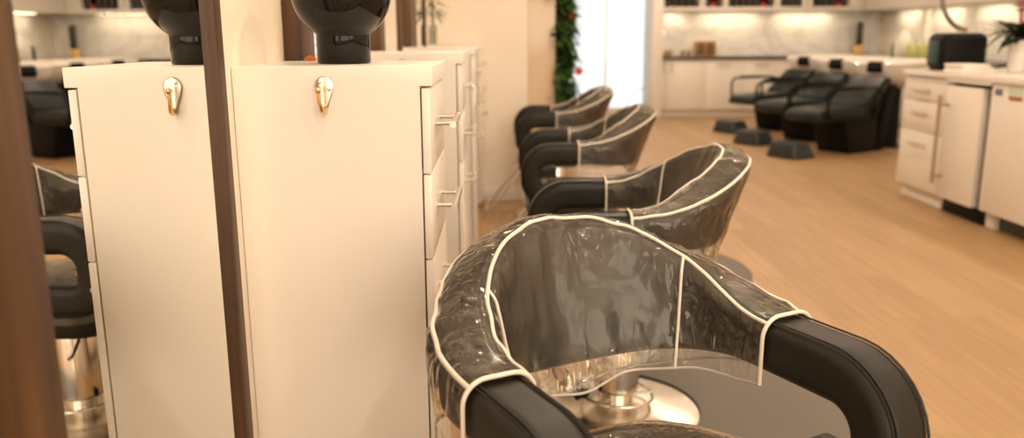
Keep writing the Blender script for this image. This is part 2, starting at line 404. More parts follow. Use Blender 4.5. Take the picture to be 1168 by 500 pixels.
# ------------------------------------------------------------------ styling chair (local: +y front, origin on the base axis)
YO = -.055                     # footprint centre lies behind the base axis
HX, HY, ZS = .281, .238, .07   # arm centre line, back depth, cover seam position
ARM_T, ARM_B, BK_T, BK_B = .718, .622, .853, .598
def stations(n_back=72):
    """the band that runs rail - post - arm - back - arm - post - rail; (centre, lateral, up, a, b, s)"""
    S = []
    L = Vector((-1, 0, 0)); zc = (ARM_T+ARM_B)/2; bz = (ARM_T-ARM_B)/2; zr = .488; x = -HX
    def add(y, z, N, a, b, lab): S.append((Vector((x, y+YO, z)), L.copy(), Vector(N).normalized(), a, b, lab))
    for y in (.15, .17, .19): add(y, zr, (0, 0, -1), .046, .046, 'rail')
    PY, PB = .286, .044; rl = .062; yc, zl = PY-rl, zr+rl
    for k in range(1, 8):
        a = -PI/2 + PI/2*k/8; add(yc+rl*math.cos(a), zl+rl*math.sin(a), (0, math.cos(a), math.sin(a)), .048, .046+(PB-.046)*k/8, 'post')
    ru = .088; zu = zc-ru; yu = PY-ru
    add(PY, (zl+zu)/2, (0, 1, 0), .048, PB, 'post')
    for k in range(0, 9):
        a = PI/2*k/8; add(yu+ru*math.cos(a), zu+ru*math.sin(a), (0, math.cos(a), math.sin(a)), .049, PB+(bz-PB)*(k/8)**1.2, 'post')
    for y in (.15, .12, .095): add(y, zc, (0, 0, 1), .049, bz, 'arm')
    # from the cover seam round the back to the middle
    half = []
    tot = ZS + HX*PI/2*.93
    nb = n_back//2
    for k in range(nb+1):
        s = tot*k/nb
        w = math.sin(PI/2*s/tot)**2
        if s < ZS: px, py, ox, oy = -HX, ZS-s, -1., 0.
        else:
            ph = (s-ZS)/(tot-ZS)*PI/2; px, py = -HX*math.cos(ph), -HY*math.sin(ph)
            n = Vector((math.cos(ph)/HX, math.sin(ph)/HY)).normalized(); ox, oy = -n.x, -n.y
        zt = ARM_T+(BK_T-ARM_T)*w; zb = ARM_B+(BK_B-ARM_B)*w
        lean = R(21)*w; o = Vector((ox, oy, 0)); N = Vector((0, 0, math.cos(lean)))+o*math.sin(lean); Lt = o*math.cos(lean)-Vector((0, 0, math.sin(lean)))
        bb = (zt-zb)/2/max(.8, math.cos(lean)); aa = .049-.008*w
        half.append((Vector((px, py+YO, (zt+zb)/2)), Lt, N, aa, bb, 'back'))
    left = S+half
    right = []
    for c, l, n, a, b_, t in left[:-1][::-1]:
        right.append((Vector((-c.x, c.y, c.z)), Vector((-l.x, l.y, l.z)), Vector((-n.x, n.y, n.z)), a, b_, t))
    return left+right
ST = stations()
def sect(a, b, r, n=6):
    """rounded rectangle in (lateral, up), anticlockwise from the outer bottom"""
    P = []
    for cx, cy, a0 in ((a-r, -b+r, -PI/2), (a-r, b-r, 0), (-a+r, b-r, PI/2), (-a+r, -b+r, PI)):
        for k in range(n+1):
            t = a0+PI/2*k/n; P.append((cx+r*math.cos(t), cy+r*math.sin(t)))
    return P
CRV = .028
def at(st, u, w): return st[0]+st[1]*u+st[2]*w

def band():
    b = MB(); rows = []
    for i, st in enumerate(ST):
        r = min(CRV, st[3]*.6)
        rows.append([at(st, u, w) for u, w in sect(st[3], st[4], r)])
    # pad the two rail ends into rounded tips
    def tip(st, sgn):
        out = []
        for f, d in ((.85, .010), (.5, .020)):
            out.append([at(st, u*f, w*f)+Vector((0, -d, 0)) for u, w in sect(st[3], st[4], CRV*.6)])
        return out
    t0 = tip(ST[0], 1); t1 = tip(ST[-1], 1)
    rows = t0[::-1]+rows+t1
    b.ring(rows, True, True)
    return b
IS = [i for i, s in enumerate(ST) if s[5] == 'back']; I0, I1 = IS[0], IS[-1]

def wr(p, amp):
    q = Vector((p.x*9, p.y*9, p.z*14))
    n1 = noise.noise(q); n2 = noise.noise(Vector((p.x*26+3, p.y*26, p.z*19))); n3 = abs(noise.noise(Vector((p.x*17, p.y*17+5, p.z*11))))
    return amp*(.8*n1+.45*n2+1.1*(.5-n3))
OFF = .0085
def cover_sect(a, b, drop_i, drop_o, off, n=26):
    """open ∩ profile from the inner hem over the top to the outer hem: list of (u, w, nu, nw)"""
    A, B, r = a+off, b+off, min(CRV, a*.6)+off
    P = []
    m = 16
    for k in range(m): P.append((-A, -b-drop_i+(B-r+b+drop_i)*k/m, -1, 0))
    for k in range(9): t = PI-PI/2*k/8; P.append((-A+r+r*math.cos(t), B-r+r*math.sin(t), math.cos(t), math.sin(t)))
    for k in range(1, 4): P.append((-A+r+(2*A-2*r)*k/4, B, 0, 1))
    for k in range(9): t = PI/2-PI/2*k/8; P.append((A-r+r*math.cos(t), B-r+r*math.sin(t), math.cos(t), math.sin(t)))
    for k in range(1, m+1): P.append((A, B-r-(B-r+b+drop_o)*k/m, 1, 0))
    return P
def densify(sts, f=3):
    out = []
    for i in range(len(sts)-1):
        p, q = sts[i], sts[i+1]
        for k in range(f):
            t = k/f; out.append((p[0].lerp(q[0], t), p[1].lerp(q[1], t).normalized(), p[2].lerp(q[2], t).normalized(), p[3]+(q[3]-p[3])*t, p[4]+(q[4]-p[4])*t, 'back'))
    out.append(sts[-1]); return out
CST = densify(ST[I0:I1+1], 3)
NC = len(CST)
def cover_rows():
    rows = []
    for i, st in enumerate(CST):
        t = i/(NC-1); e = min(1, min(t, 1-t)/.05); mid = math.sin(PI*t)
        drop = (.012+.030*mid)*(1+.22*math.sin(i*.055+1)+.10*math.sin(i*.13))
        row = []
        prof = cover_sect(st[3], st[4], drop, drop+.006, OFF)
        for j, (u, w, nu, nw) in enumerate(prof):
            p = at(st, u, w); nrm = st[1]*nu+st[2]*nw
            row.append(p+nrm*(wr(p, .0075)*e+.001))
        rows.append(row)
    return rows
def cover():
    b = MB(); b.ring(CROWS, False); return b
CROWS = cover_rows()
NP_ = len(CROWS[0])
J_IN, J_OUT = 16+4, NP_-1-20     # profile indices of the inner and outer top edges

def smooth_line(pts, it=2):
    P = [Vector(p) for p in pts]
    for _ in range(it):
        P = [P[0]]+[(P[i-1]+P[i]*2+P[i+1])/4 for i in range(1, len(P)-1)]+[P[-1]]
    return P
def make_chair():
    root = empty('styling_chair', (0, 0, 0), '', '')
    bk = band().build('backrest', LEATHER, root, sharp=60)
    # upholstery seams along the top edges of arms and back
    b = MB()
    for sgn in (-1, 1):
        pts = [at(s, sgn*(s[3]-.016), s[4]+.0006) for s in ST]
        b.tube(pts, .0019, 6)
        pts = [at(s, sgn*(s[3]-.0105), s[4]-.0012) for s in ST]
        b.tube(pts, .0013, 6)
    b.build('seam', LEATHER, bk)
    # clear slip cover over back and inner arms
    cv = cover().build('back_cover', VINYL, root, sharp=180)
    cv['label'] = 'clear wrinkled vinyl slip cover'
    # how crumpled the sheet lies: taut over the middle of the back, creased over arms, top roll and lower edge
    ca = cv.data.attributes.new('crinkle', 'FLOAT', 'POINT')
    for idx in range(len(cv.data.vertices)):
        i, j = divmod(idx, NP_)
        t = i/(NC-1); mid = max(0., 1-abs(t-.5)/.25); side = min(1., max(0., (abs(t-.5)-.19)/.06))
        up = min(1., max(0., (j-11)/7)); low = max(0., 1-j/6)
        ca.data[idx].value = max(.28, side, up, .8*low)
    b = MB()
    b.tube(smooth_line([r[J_IN] for r in CROWS], 4), .0036, 8)
    b.tube(smooth_line([r[J_OUT] for r in CROWS], 4), .0042, 8)
    b.tube(CROWS[0], .0037, 8); b.tube(CROWS[-1], .0037, 8)
    for f in (.245, .755):
        b.tube(smooth_line(CROWS[int(NC*f)][:J_IN+1], 2), .0030, 8)
    b.build('piping', PIPING, cv)
    b = MB(); b.tube([r[0] for r in CROWS], .0026, 6); b.tube([r[-1] for r in CROWS], .0024, 6)
    b.build('hem', mat('vinyl_hem', (.75, .70, .60), .25, trans=.4), cv)
    # seat
    def outline(gx, gy, k=48):
        P = []
        for i in range(k):
            a = 2*PI*i/k; c, s = math.cos(a), math.sin(a)
            if s < 0: P.append(((.285+gx)*math.copysign(abs(c)**.75, c), .19-(.350+gy)*abs(s)**.8))
            else: P.append(((.285+gx)*math.copysign(abs(c)**.55, c)*(1-.16*s), .19+(.118+gy)*abs(s)**.6))
        return P
    def stack(levels, amp=0.):
        rows = []
        for g, z in levels: rows.append([(x, y+YO, z+(amp*noise.noise(Vector((x*14, y*14, z*5))) if amp else 0)) for x, y in outline(g, g)])
        return rows
    b = MB(); b.ring(stack([(-.10, .362), (-.02, .362), (-.005, .369), (0, .382), (0, .440), (-.006, .455), (-.02, .465), (-.06, .472), (-.15, .476), (-.27, .477)]), True, True)
    st = b.build('seat', LEATHER, root, sharp=50)
    b = MB(); b.ring(stack([(.012, .415), (.013, .438), (.011, .456), (0, .468), (-.02, .476), (-.06, .482), (-.15, .486), (-.27, .487)], .006), True, False)
    sv = b.build('seat_cover', VINYL2, st, sharp=180); sv['label'] = 'clear vinyl seat cover'
    # under-seat plate, pump and base
    b = MB(); b.box(-.12, .12, -.13, .15, .340, .364, .006); b.build('seat_plate', BLACKP, root)
    MB().lathe([(0, .082), (.070, .082), (.0735, .085), (.0735, .335), (.071, .341), (0, .341)], (0, 0, 0), 56).build('pump_cylinder', CHROME, root)
    MB().lathe([(0, .02), (.055, .02), (.052, .034), (.052, .084), (0, .084)], (0, 0, 0), 48).build('piston', CHROME, root)
    MB().lathe([(0, .0), (.272, .0), (.276, .004), (.274, .010), (.24, .017), (.15, .028), (.075, .040), (.05, .041), (0, .041)], (0, 0, 0), 96).build('base_plate', POLISH, root, sharp=25)
    b = MB(); b.tube([(.118*math.cos(2*PI*k/48), .118*math.sin(2*PI*k/48), .066+.006*math.sin(2*PI*k/48)) for k in range(48)], .0048, 8, closed=True)
    for a in (.6, 2.6, 4.7): b.tube([(.05*math.cos(a), .05*math.sin(a), .06), (.118*math.cos(a), .118*math.sin(a), .066)], .004, 8)
    b.build('pump_ring', POLISH, root)
    b = MB(); b.tube([(-.04, .10, .085), (-.06, .135, .082)], .016, 12); b.build('pedal', BLACKP, root)
    b = MB(); b.tube([(-.06, .03, .30), (-.085, .05, .29), (-.20, .09, .29), (-.26, .11, .30)], .0055, 8)
    b.build('pump_lever', GREYMETAL, root)
    # footrest: two bars running down and forward to a low tread
    b = MB()
    for s in (-1, 1):
        b.tube([(s*.13, .10, .353), (s*.135, .20, .350), (s*.14, .25, .315), (s*.15, .425, .085), (s*.148, .45, .060), (s*.13, .465, .055), (s*.08, .47, .055)], .0095, 10)
    b.tube([(-.085, .47, .055), (.085, .47, .055)], .0095, 10)
    b.build('footrest', CHROME, root)
    return root
ch = make_chair()
spots = [(.238, 1.249, R(207), 'nearest black salon chair, clear vinyl cover with white piping, turned toward the viewer'),
         (.365, 2.515, R(90), 'second black salon chair, above a polished round base seen through the nearest chair'),
         (.365, 4.062, R(90), 'third black salon chair from the viewer, facing the mirror wall under clear vinyl'),
         (.365, 5.609, R(90), 'farthest black salon chair, in front of the green plant wall')]
for k, (x, y, a, lab) in enumerate(spots):
    c = ch if k == 0 else copy_tree(ch)
    c.location = (x, y, 0); c.rotation_euler = (0, 0, a); tag(c, lab, 'chair', 'styling chairs at the mirrors')

# anti-fatigue mats behind the chairs
def floor_mat_obj(x, y, lab):
    pts = []
    for k in range(49):
        a = -PI/2+PI*k/48; pts.append((.93*math.cos(a)**.8 if math.cos(a) > 1e-6 else 0, .66*math.sin(a)))
    # cut-out for the round base along the straight side
    for k in range(25):
        a = PI/2-PI*k/24; pts.append((.292*math.cos(a) if abs(a) < PI/2 else 0, .292*math.sin(a)))
    o = MB().prism(pts, 0.0008, .016, .004).build('floor_mat', MAT_G)
    o.location = (x, y, 0); tag(o, lab, 'mat', 'grey half-round floor mats')
floor_mat_obj(.345, 2.515, 'dark grey half-round rubber mat beside the polished chair base')
floor_mat_obj(.345, 4.15, 'grey half-round rubber mat showing right of the nearest chair cover, under the third chair')

# ------------------------------------------------------------------ partition, green wall, entry
o = MB().box(-.60, .512, 8.0, 8.045, .0, 2.6, .004).build('partition_panel', PALEPANEL); tag(o, 'glossy beige partition panel left of the green plant wall', 'panel')
root = empty('plant_wall', (.53, 8.05, 0), 'narrow vertical wall of dark green leaves with red flowers', 'plant')
MB().box(-.010, .075, -.02, .06, .10, 2.5, .004).build('backing', SOIL, root)
b = MB()
for k in range(900):
    z = random.uniform(.15, 2.5); x = random.uniform(.0, .11); y = random.uniform(-.06, .08)
    a = random.gauss(.1, 1.0); d = (math.cos(a)*.8, -abs(math.sin(a))*.8-.1, random.uniform(-.7, .45))
    b.leaf((x, y, z), d, (0, 0, 1), random.uniform(.09, .19), random.uniform(.05, .09), .3)
for k in range(40):
    z = random.uniform(.4, 2.4); b.leaf((.10, random.uniform(-.05, .05), z), (1, -.3, random.uniform(-.5, .4)), (0, 0, 1), random.uniform(.14, .24), .05, .4)
for z in (1.22, 1.26): b.leaf((.02, -.06, z), (-.6, -.5, .1), (0, 0, 1), .11, .08, .3)
b.build('foliage', GREEN1, root)
for x, y, z in ((.14, -.12, 1.38), (.20, -.12, .87), (.12, -.08, 1.75), (.06, -.1, 2.1)):
    b = MB()
    for k in range(7):
        a = 2*PI*k/7; b.leaf((x, y, z), (math.cos(a), -.5, math.sin(a)), (0, -1, .2), .045, .030, .2)
    b.build('flower', RED, root)
# thin bent rod standing by the glass
b = MB(); b.lathe([(0, 0), (.12, 0), (.12, .012), (.012, .02), (0, .02)], (1.80, 12.2, 0), 24)
b.tube([(1.80, 12.2, .01), (1.83, 12.2, .20), (1.90, 12.2, .36), (1.98, 12.2, .42), (2.05, 12.2, .435)], .009, 8); b.box(2.04, 2.10, 12.18, 12.22, .425, .447, .004)
o = b.build('arched_stand', mat('pale_grey_metal', (.55, .55, .54), .4, metal=.6), origin=(1.80, 12.2, 0)); tag(o, 'thin pale grey arched stand before the bright entry glass', 'stand')

# ------------------------------------------------------------------ kitchen at the back
o = MB().box(2.215, 2.375, 12.40, YF-.002, 0, ZC-.01, .004).build('end_panel', KITCH); tag(o, 'tall white end panel between bright entry glass and back counter', 'panel')
def base_unit(x0, x1, handle, lab, fronts=1):
    root = empty('base_cabinet', (x0, 12.53, 0), lab, 'cabinet', 'white base cabinets on the back wall'); o = (x0, 12.53, 0)
    b = MB(); b.box(x0+.001, x1-.001, 12.55, YF-.002, .10, .845, .001); b.box(x0+.001, x1-.001, 12.60, YF-.05, 0, .0999, 0); b.build('body', KITCH, root, (0, 0, 0), origin=o)
    d = MB().box(x0+.004, x1-.004, 12.529, 12.549, .105, .84, .002).build('door', KITCH, root, (0, 0, 0), origin=o)
    h = MB(); hx, hz, ver = handle
    if ver: h.tube([(hx, 12.505, hz-.09), (hx, 12.505, hz+.09)], .007, 8); [h.tube([(hx, 12.53, hz+q), (hx, 12.505, hz+q)], .005, 8) for q in (-.06, .06)]
    else: h.tube([(hx-.11, 12.505, hz), (hx+.11, 12.505, hz)], .007, 8); [h.tube([(hx+q, 12.53, hz), (hx+q, 12.505, hz)], .005, 8) for q in (-.07, .07)]
    h.build('handle', NICKEL, d, (0, 0, 0), origin=o)
base_unit(2.38, 2.465, (2.42, .745, 1), 'narrow white pull-out cabinet beside the tall end panel')
base_unit(2.465, 3.04, (2.53, .745, 1), 'white base cabinet with a vertical handle under the gold tumblers')
base_unit(3.04, 3.60, (3.31, .765, 0), 'white base cabinet with a horizontal handle under the wooden box')
base_unit(3.60, 4.25, (3.885, .765, 0), 'white base cabinet left of the farthest wash chair')
base_unit(4.25, 5.29, (4.77, .765, 0), 'wide white base cabinet behind the wash basins')
o = MB().box(2.376, 5.895, 12.50, YF-.002, .8455, .885, .003).build('worktop', DARKTOP); tag(o, 'dark worktop running along the marble back wall', 'worktop')
o = MB().box(2.376, 5.88, YF-.024, YF-.001, .8855, 1.55, 0).build('splashback', MARBLE); tag(o, 'white veined marble splashback on the back wall', 'splashback')
# upper cabinet with open bays
root = empty('upper_shelf_cabinet', (2.376, 12.75, 1.55), 'white wall cabinet with open bays of dark bottles above the marble', 'cabinet'); o = (2.376, 12.75, 1.55)
b = MB(); b.box(2.376, 5.45, 12.75, YF-.002, 1.55, 1.612, .002); b.box(2.376, 5.45, YF-.03, YF-.002, 1.612, 2.6, 0); b.box(2.376, 5.45, 12.75, YF-.002, 2.0, 2.04, .002)
b.box(2.376, 5.45, 12.75, YF-.002, 2.45, 2.6, 0)
BAYS = [(2.385, 2.97), (3.06, 3.325), (3.40, 4.10), (4.18, 4.62), (4.66, 5.23)]
ed = [2.376]+[q for bay in BAYS for q in bay]+[5.45]
for k in range(0, len(ed), 2):
    if ed[k+1]-ed[k] > .004: b.box(ed[k], ed[k+1], 12.75, YF-.03, 1.612, 2.6, .001)
b.build('body', KITCH, root, (0, 0, 0), origin=o)
for x0, x1 in BAYS: MB().box(x0, x1, YF-.06, YF-.031, 1.6125, 1.999, 0).build('bay_lining', BLACKP, root, (0, 0, 0), origin=o)
nb_ = 0
names = ['first bay from the left', 'narrow second bay', 'wide third bay', 'fourth bay', 'rightmost bay']
first = {}
def bottle(x, y, m, cap, lab, grp, h=.24, r=.036, z=1.613, cat='bottle'):
    key = (m.name, cap.name, h, r)
    if key not in first:
        root = empty('product_bottle', (x, y, z), lab, cat, grp)
        MB().lathe([(0, 0), (r*.95, 0), (r, .006), (r, h*.66), (r*.85, h*.74), (r*.42, h*.79), (0, h*.79)], (0, 0, 0), 20).build('body', m, root)
        MB().lathe([(0, h*.791), (r*.5, h*.791), (r*.5, h), (0, h)], (0, 0, 0), 16).build('cap', cap, root)
        first[key] = root
    else:
        c = copy_tree(first[key]); c.location = (x, y, z); tag(c, lab, cat, grp)
for bi, (x0, x1) in enumerate(BAYS):
    n = int((x1-x0)/.088); stp = (x1-x0)/n
    for k in range(n):
        rd = (bi, k) in ((1, 1), (2, 5), (4, 4)); pale = (bi, k) == (3, 4)
        x = x0+stp*(k+.5)
        if rd: bottle(x, 12.86, RED, BLACKP, 'red bottle among the dark ones in the %s of the wall cabinet' % names[bi], 'red bottles in the wall cabinet', .09)
        elif pale: bottle(x, 12.86, PAPER, PAPER, 'single white bottle at the right of the fourth bay', 'white bottles in the wall cabinet', .16)
        else: bottle(x, 12.86, SMOKE, BLACKP, 'dark bottle standing in the %s of the wall cabinet' % names[bi], 'dark bottles in the %s' % names[bi], .26)

# things on the back worktop
ZW = .8857
root = empty('wooden_caddy', (3.12, 12.95, ZW), 'honey coloured wooden two-part box on the back worktop', 'box'); b = MB()
for x in (-.155, -.01, .135): b.box(x, x+.02, -.08, .08, 0, .225, .002)
b.box(-.135, .135, -.08, .08, 0, .015, 0); b.box(-.135, .135, .065, .08, .015, .225, 0); b.build('body', WOODBOX, root)
for x in (-.13, .015): MB().box(x, x+.115, -.078, -.062, .016, .20, .002).build('front_panel', mat('brown_wood', (.22, .11, .035), .5, var=.2), root)
for k, x in enumerate((2.50, 2.57, 2.76, 2.85)):
    o = MB().lathe([(0, 0), (.032, 0), (.040, .085), (.037, .085), (.030, .006), (0, .005)], (0, 0, 0), 24).build('tumbler', GOLD, None, (x, 12.85, ZW))
    tag(o, 'small shiny gold tumbler, %s on the back worktop' % ('leftmost', 'second from the left', 'third from the left', 'nearest the wooden box')[k], 'tumbler', 'gold tumblers')
b = MB(); b.lathe([(0, 0), (.03, 0), (.03, .02), (.016, .03), (.014, .05), (0, .05)], (2.47, 13.03, ZW), 20)
b.tube([(2.47, 13.03, ZW+.04), (2.47, 13.03, ZW+.30), (2.47, 12.99, ZW+.37), (2.47, 12.92, ZW+.38), (2.47, 12.87, ZW+.34), (2.47, 12.87, ZW+.28)], .012, 12)
o = b.build('tap', CHROME, origin=(2.47, 13.03, ZW)); tag(o, 'slim chrome gooseneck tap at the left end of the worktop', 'tap')
o = MB().box(5.44, 5.55, 12.93, 13.03, ZW, ZW+.15, .006).build('yellow_carton', YELLOW, origin=(5.495, 12.98, ZW)); tag(o, 'yellow carton on the worktop in the far corner', 'carton')
b = MB(); b.box(5.46, 5.54, 12.94, 13.02, ZW+.1505, ZW+.50, .012); b.box(5.475, 5.525, 12.935, 12.95, ZW+.2, ZW+.45, .002)
o = b.build('dark_dispenser', mat('dark_brown_plastic', (.04, .035, .025), .4, var=.2), origin=(5.5, 12.98, ZW+.15)); tag(o, 'tall dark dispenser standing on the yellow carton', 'dispenser')

# right hand run of the kitchen
def right_unit(y0, y1, lab):
    root = empty('base_cabinet', (5.29, y0, 0), lab, 'cabinet', 'white base cabinets on the right wall'); o = (5.29, y0, 0)
    b = MB(); b.box(5.31, XR-.002, y0+.001, y1-.001, .10, .845, .001); b.box(5.36, XR-.05, y0+.001, y1-.001, 0, .0999, 0); b.build('body', KITCH, root, (0, 0, 0), origin=o)
    MB().box(5.292, 5.309, y0+.004, y1-.004, .105, .84, .002).build('door', KITCH, root, (0, 0, 0), origin=o)
for y0, y1, l in ((11.6, 12.49, 'white base cabinet in the far right corner behind the wash chairs'), (10.7, 11.6, 'white base cabinet below the green bottles'), (9.8, 10.7, 'white base cabinet behind the black rounded box'), (8.9, 9.8, 'nearest white base cabinet on the right wall')):
    right_unit(y0, y1, l)
o = MB().box(5.27, XR-.002, 8.9, 12.498, .8455, .885, .003).build('worktop', DARKTOP); tag(o, 'dark worktop along the right wall behind the island', 'worktop')
o = MB().box(XR-.024, XR-.001, 8.9, 12.75, .8855, 1.55, 0).build('splashback', MARBLE); tag(o, 'pale splashback under lit cabinets on the right wall', 'splashback')
o = MB().box(5.45, XR-.002, 8.9, 12.745, 1.55, 2.6, .003).build('upper_cabinet', KITCH); tag(o, 'plain white wall cabinet on the right wall', 'cabinet')
struct('trim_1', MB().box(XR-.10, XR-.025, 11.55, 11.72, .886, 1.549, .003), WHITE)
bottle(5.58, 11.98, BLACKP, BLACKP, 'slim black bottle on the right worktop beside the white canister', 'slim bottles', .20, .028, ZW)
o = MB().lathe([(0, 0), (.115, 0), (.12, .01), (.12, .22), (.10, .26), (.05, .34), (.02, .36), (0, .36)], (5.58, 11.70, ZW), 28).build('white_canister', PAPER, origin=(5.58, 11.70, ZW)); tag(o, 'white domed canister on the right worktop', 'canister')
for k, y in enumerate((11.46, 11.24, 11.02, 10.80, 10.58)):
    bottle(5.56, y, LIMEB, PAPER, 'lime green bottle, %s of the row on the right worktop' % ('farthest', 'second farthest', 'middle one', 'second nearest', 'nearest')[k], 'lime green bottles', .24, .05, ZW)

# ------------------------------------------------------------------ wash chairs and footstools
HDG = math.atan2(-.50, -.87)
def make_wash():
    root = empty('wash_chair', (0, 0, 0), '', '')     # local +x front
    b = MB()
    for v in (0,): b.side_prism([(.17, .0), (-.26, .0), (-.24, .34), (.27, .34)], -.20, .20, 'y', .012)
    b.build('pedestal', BLACKP, root)
    b = MB(); b.side_prism([(-.28, 0), (-.40, 0), (-.54, .68), (-.42, .68)], -.19, .19, 'y', .015); b.build('rear_support', BLACKP, root)
    b = MB(); b.side_prism([(.70, .365), (.68, .44), (.60, .47), (.10, .485), (-.12, .48), (-.14, .36), (.0, .342), (.62, .342)], -.215, .215, 'y', .022); b.build('seat', DGREEN, root, sharp=60)
    b = MB(); b.side_prism([(.04, .49), (-.06, .44), (-.16, .45), (-.40, .70), (-.41, .75), (-.34, .77)], -.215, .215, 'y', .028); b.build('backrest', DGREEN, root, sharp=60)
    for s in (-1, 1):
        b = MB(); v = s*.25
        b.tube([(-.22, v, .60), (-.16, v, .655), (-.05, v, .668), (.50, v, .668), (.58, v, .655), (.61, v, .60), (.60, v, .44), (.55, v, .375), (.40, v, .355), (.0, v, .35)], .014, 10)
        b.tube([(-.22, v, .60), (-.12, v, .36)], .018, 10); b.box(.10, .44, v-.022, v+.022, .672, .69, .008)
        b.tube([(.28, v, .355), (.28, s*.18, .35)], .012, 8)
        b.build('armrest', BLACKP, root)
    # ceramic basin behind the head
    b = MB(); rows = []
    for sx, sy, z in ((.10, .12, .64), (.20, .26, .66), (.27, .36, .74), (.31, .41, .85), (.325, .43, .915), (.31, .415, .925), (.28, .385, .915), (.22, .30, .82), (.08, .1, .77)):
        rows.append([(-.72+sx*(math.copysign(abs(math.cos(2*PI*k/40))**.7, math.cos(2*PI*k/40))), sy*math.copysign(abs(math.sin(2*PI*k/40))**.7, math.sin(2*PI*k/40)), z+(.02*math.cos(2*PI*k/40) if z > .8 else 0)*-1) for k in range(40)])
    b.ring(rows, True, True); bs = b.build('basin', CERAMIC, root)
    b = MB(); b.side_prism([(-.39, .80), (-.365, .84), (-.38, .91), (-.43, .925), (-.46, .90), (-.43, .82)], -.085, .085, 'y', .012); b.build('neck_rest', BLACKP, bs)
    b = MB(); b.lathe([(0, 0), (.10, 0), (.10, .62), (0, .62)], (-.72, 0, 0.02), 24); b.lathe([(0, 0), (.15, 0), (.15, .02), (0, .02)], (-.72, 0, 0), 24); b.build('basin_column', BLACKP, root)
    return root
w0 = make_wash()
WL = ['nearest black backwash chair, beside the white drawer island', 'middle one of the three black backwash chairs', 'farthest black backwash chair, its armrest loop against the white cabinets']
for k, (x, y) in enumerate(((3.60, 8.66), (3.58, 9.66), (3.58, 10.72))):
    w = w0 if k == 0 else copy_tree(w0)
    w.location = (x, y, 0); w.rotation_euler = (0, 0, HDG); tag(w, WL[k], 'wash chair', 'black backwash chairs')
def make_stool():
    b = MB(); rows = []
    for sx, sy, z in ((.15, .19, 0.0), (.165, .205, .004), (.16, .20, .03), (.125, .165, .135), (.115, .155, .150), (.09, .13, .156)):
        rows.append([(sx*math.copysign(abs(math.cos(2*PI*k/32))**.4, math.cos(2*PI*k/32))+(z*.18), sy*math.copysign(abs(math.sin(2*PI*k/32))**.4, math.sin(2*PI*k/32)), z) for k in range(32)])
    b.ring(rows, True, True); return b.build('footstool', mat('slate_vinyl', (.022, .028, .031), .38, spec=.5, var=.1))
s0 = make_stool()
SL = ['nearest dark wedge footstool on the oak floor before the wash chairs', 'middle dark wedge footstool before the wash chairs', 'farthest dark wedge footstool, partly behind the others']
for k, (x, y) in enumerate(((2.90, 8.25), (2.84, 9.28), (2.90, 10.45))):
    s = s0 if k == 0 else s0.copy()
    if k: COL.objects.link(s)
    s.location = (x, y, 0.0006); s.rotation_euler = (0, 0, HDG); tag(s, SL[k], 'footstool', 'footstools at the wash chairs')

# ------------------------------------------------------------------ island on the right
XI = 3.02; IY0, IY1 = 4.35, 6.24
o = MB().box(XI-.02, 3.86, IY0-.02, IY1+.02, .905, .945, .004).build('island_worktop', STONE); tag(o, 'pale stone worktop on the white island at right', 'worktop')
root = empty('drawer_unit', (XI, 5.645, 0), 'white three drawer unit at the far end of the island', 'cabinet'); o = (XI, 5.64, 0)
b = MB(); b.box(XI+.021, 3.82, 5.64, IY1, .10, .904, .002); b.box(XI+.055, 3.80, 5.642, IY1-.02, 0, .0999, 0); b.build('body', KITCH, root, (0, 0, 0), origin=o)
MB().box(XI+.042, XI+.0545, 5.649, IY1-.01, 0, .045, .004).build('plinth_trim', WHITE, root, (0, 0, 0), origin=o)
for z0, z1 in ((.735, .895), (.515, .730), (.105, .510)):
    d = MB().box(XI, XI+.02, 5.645, IY1-.004, z0, z1, .002).build('drawer', KITCH, root, (0, 0, 0), origin=o); zh = z1-.085; h = MB()
    h.tube([(XI-.028, 5.84, zh), (XI-.028, 6.06, zh)], .007, 10)
    for y in (5.87, 6.03): h.tube([(XI, y, zh), (XI-.028, y, zh)], .005, 8)
    h.build('handle', NICKEL, d, (0, 0, 0), origin=o)
root = empty('undercounter_fridge', (XI, 5.12, 0), 'white panelled undercounter fridge with a long vertical bar handle', 'fridge'); o = (XI, 5.12, 0)
b = MB(); b.box(XI+.045, 3.70, 5.125, 5.632, .005, .90, .002); b.build('body', BLACKP, root, (0, 0, 0), origin=o)
d = MB().box(XI-.012, XI+.044, 5.205, 5.625, .105, .862, .004).build('door', KITCH, root, (0, 0, 0), origin=o)
MB().box(XI-.018, XI+.04, 5.125, 5.625, .886, .903, .002).build('top_rail', KITCH, root, (0, 0, 0), origin=o)
h = MB(); h.tube([(XI-.075, 5.575, .205), (XI-.075, 5.575, .80)], .013, 12)
for z in (.25, .735): h.tube([(XI-.012, 5.575, z), (XI-.075, 5.575, z)], .009, 8)
h.build('handle', BRASSY, d, (0, 0, 0), origin=o)
root = empty('dishwasher', (XI, 4.40, 0), 'white panelled dishwasher with small stickers at the right edge', 'dishwasher'); o = (XI, 4.40, 0)
b = MB(); b.box(XI+.03, 3.70, 4.40, 5.115, .11, .904, .002); b.box(XI+.05, XI+.30, 5.02, 5.115, .0, .109, .002); b.build('body', KITCH, root, (0, 0, 0), origin=o)
MB().box(XI+.08, 3.65, 4.42, 5.01, .004, .109, 0).build('kickboard', mat('dark_blue_grey', (.03, .04, .045), .35, var=.1), root, (0, 0, 0), origin=o)
d = MB().box(XI-.006, XI+.029, 4.405, 5.112, .112, .90, .003).build('door', KITCH, root, (0, 0, 0), origin=o)
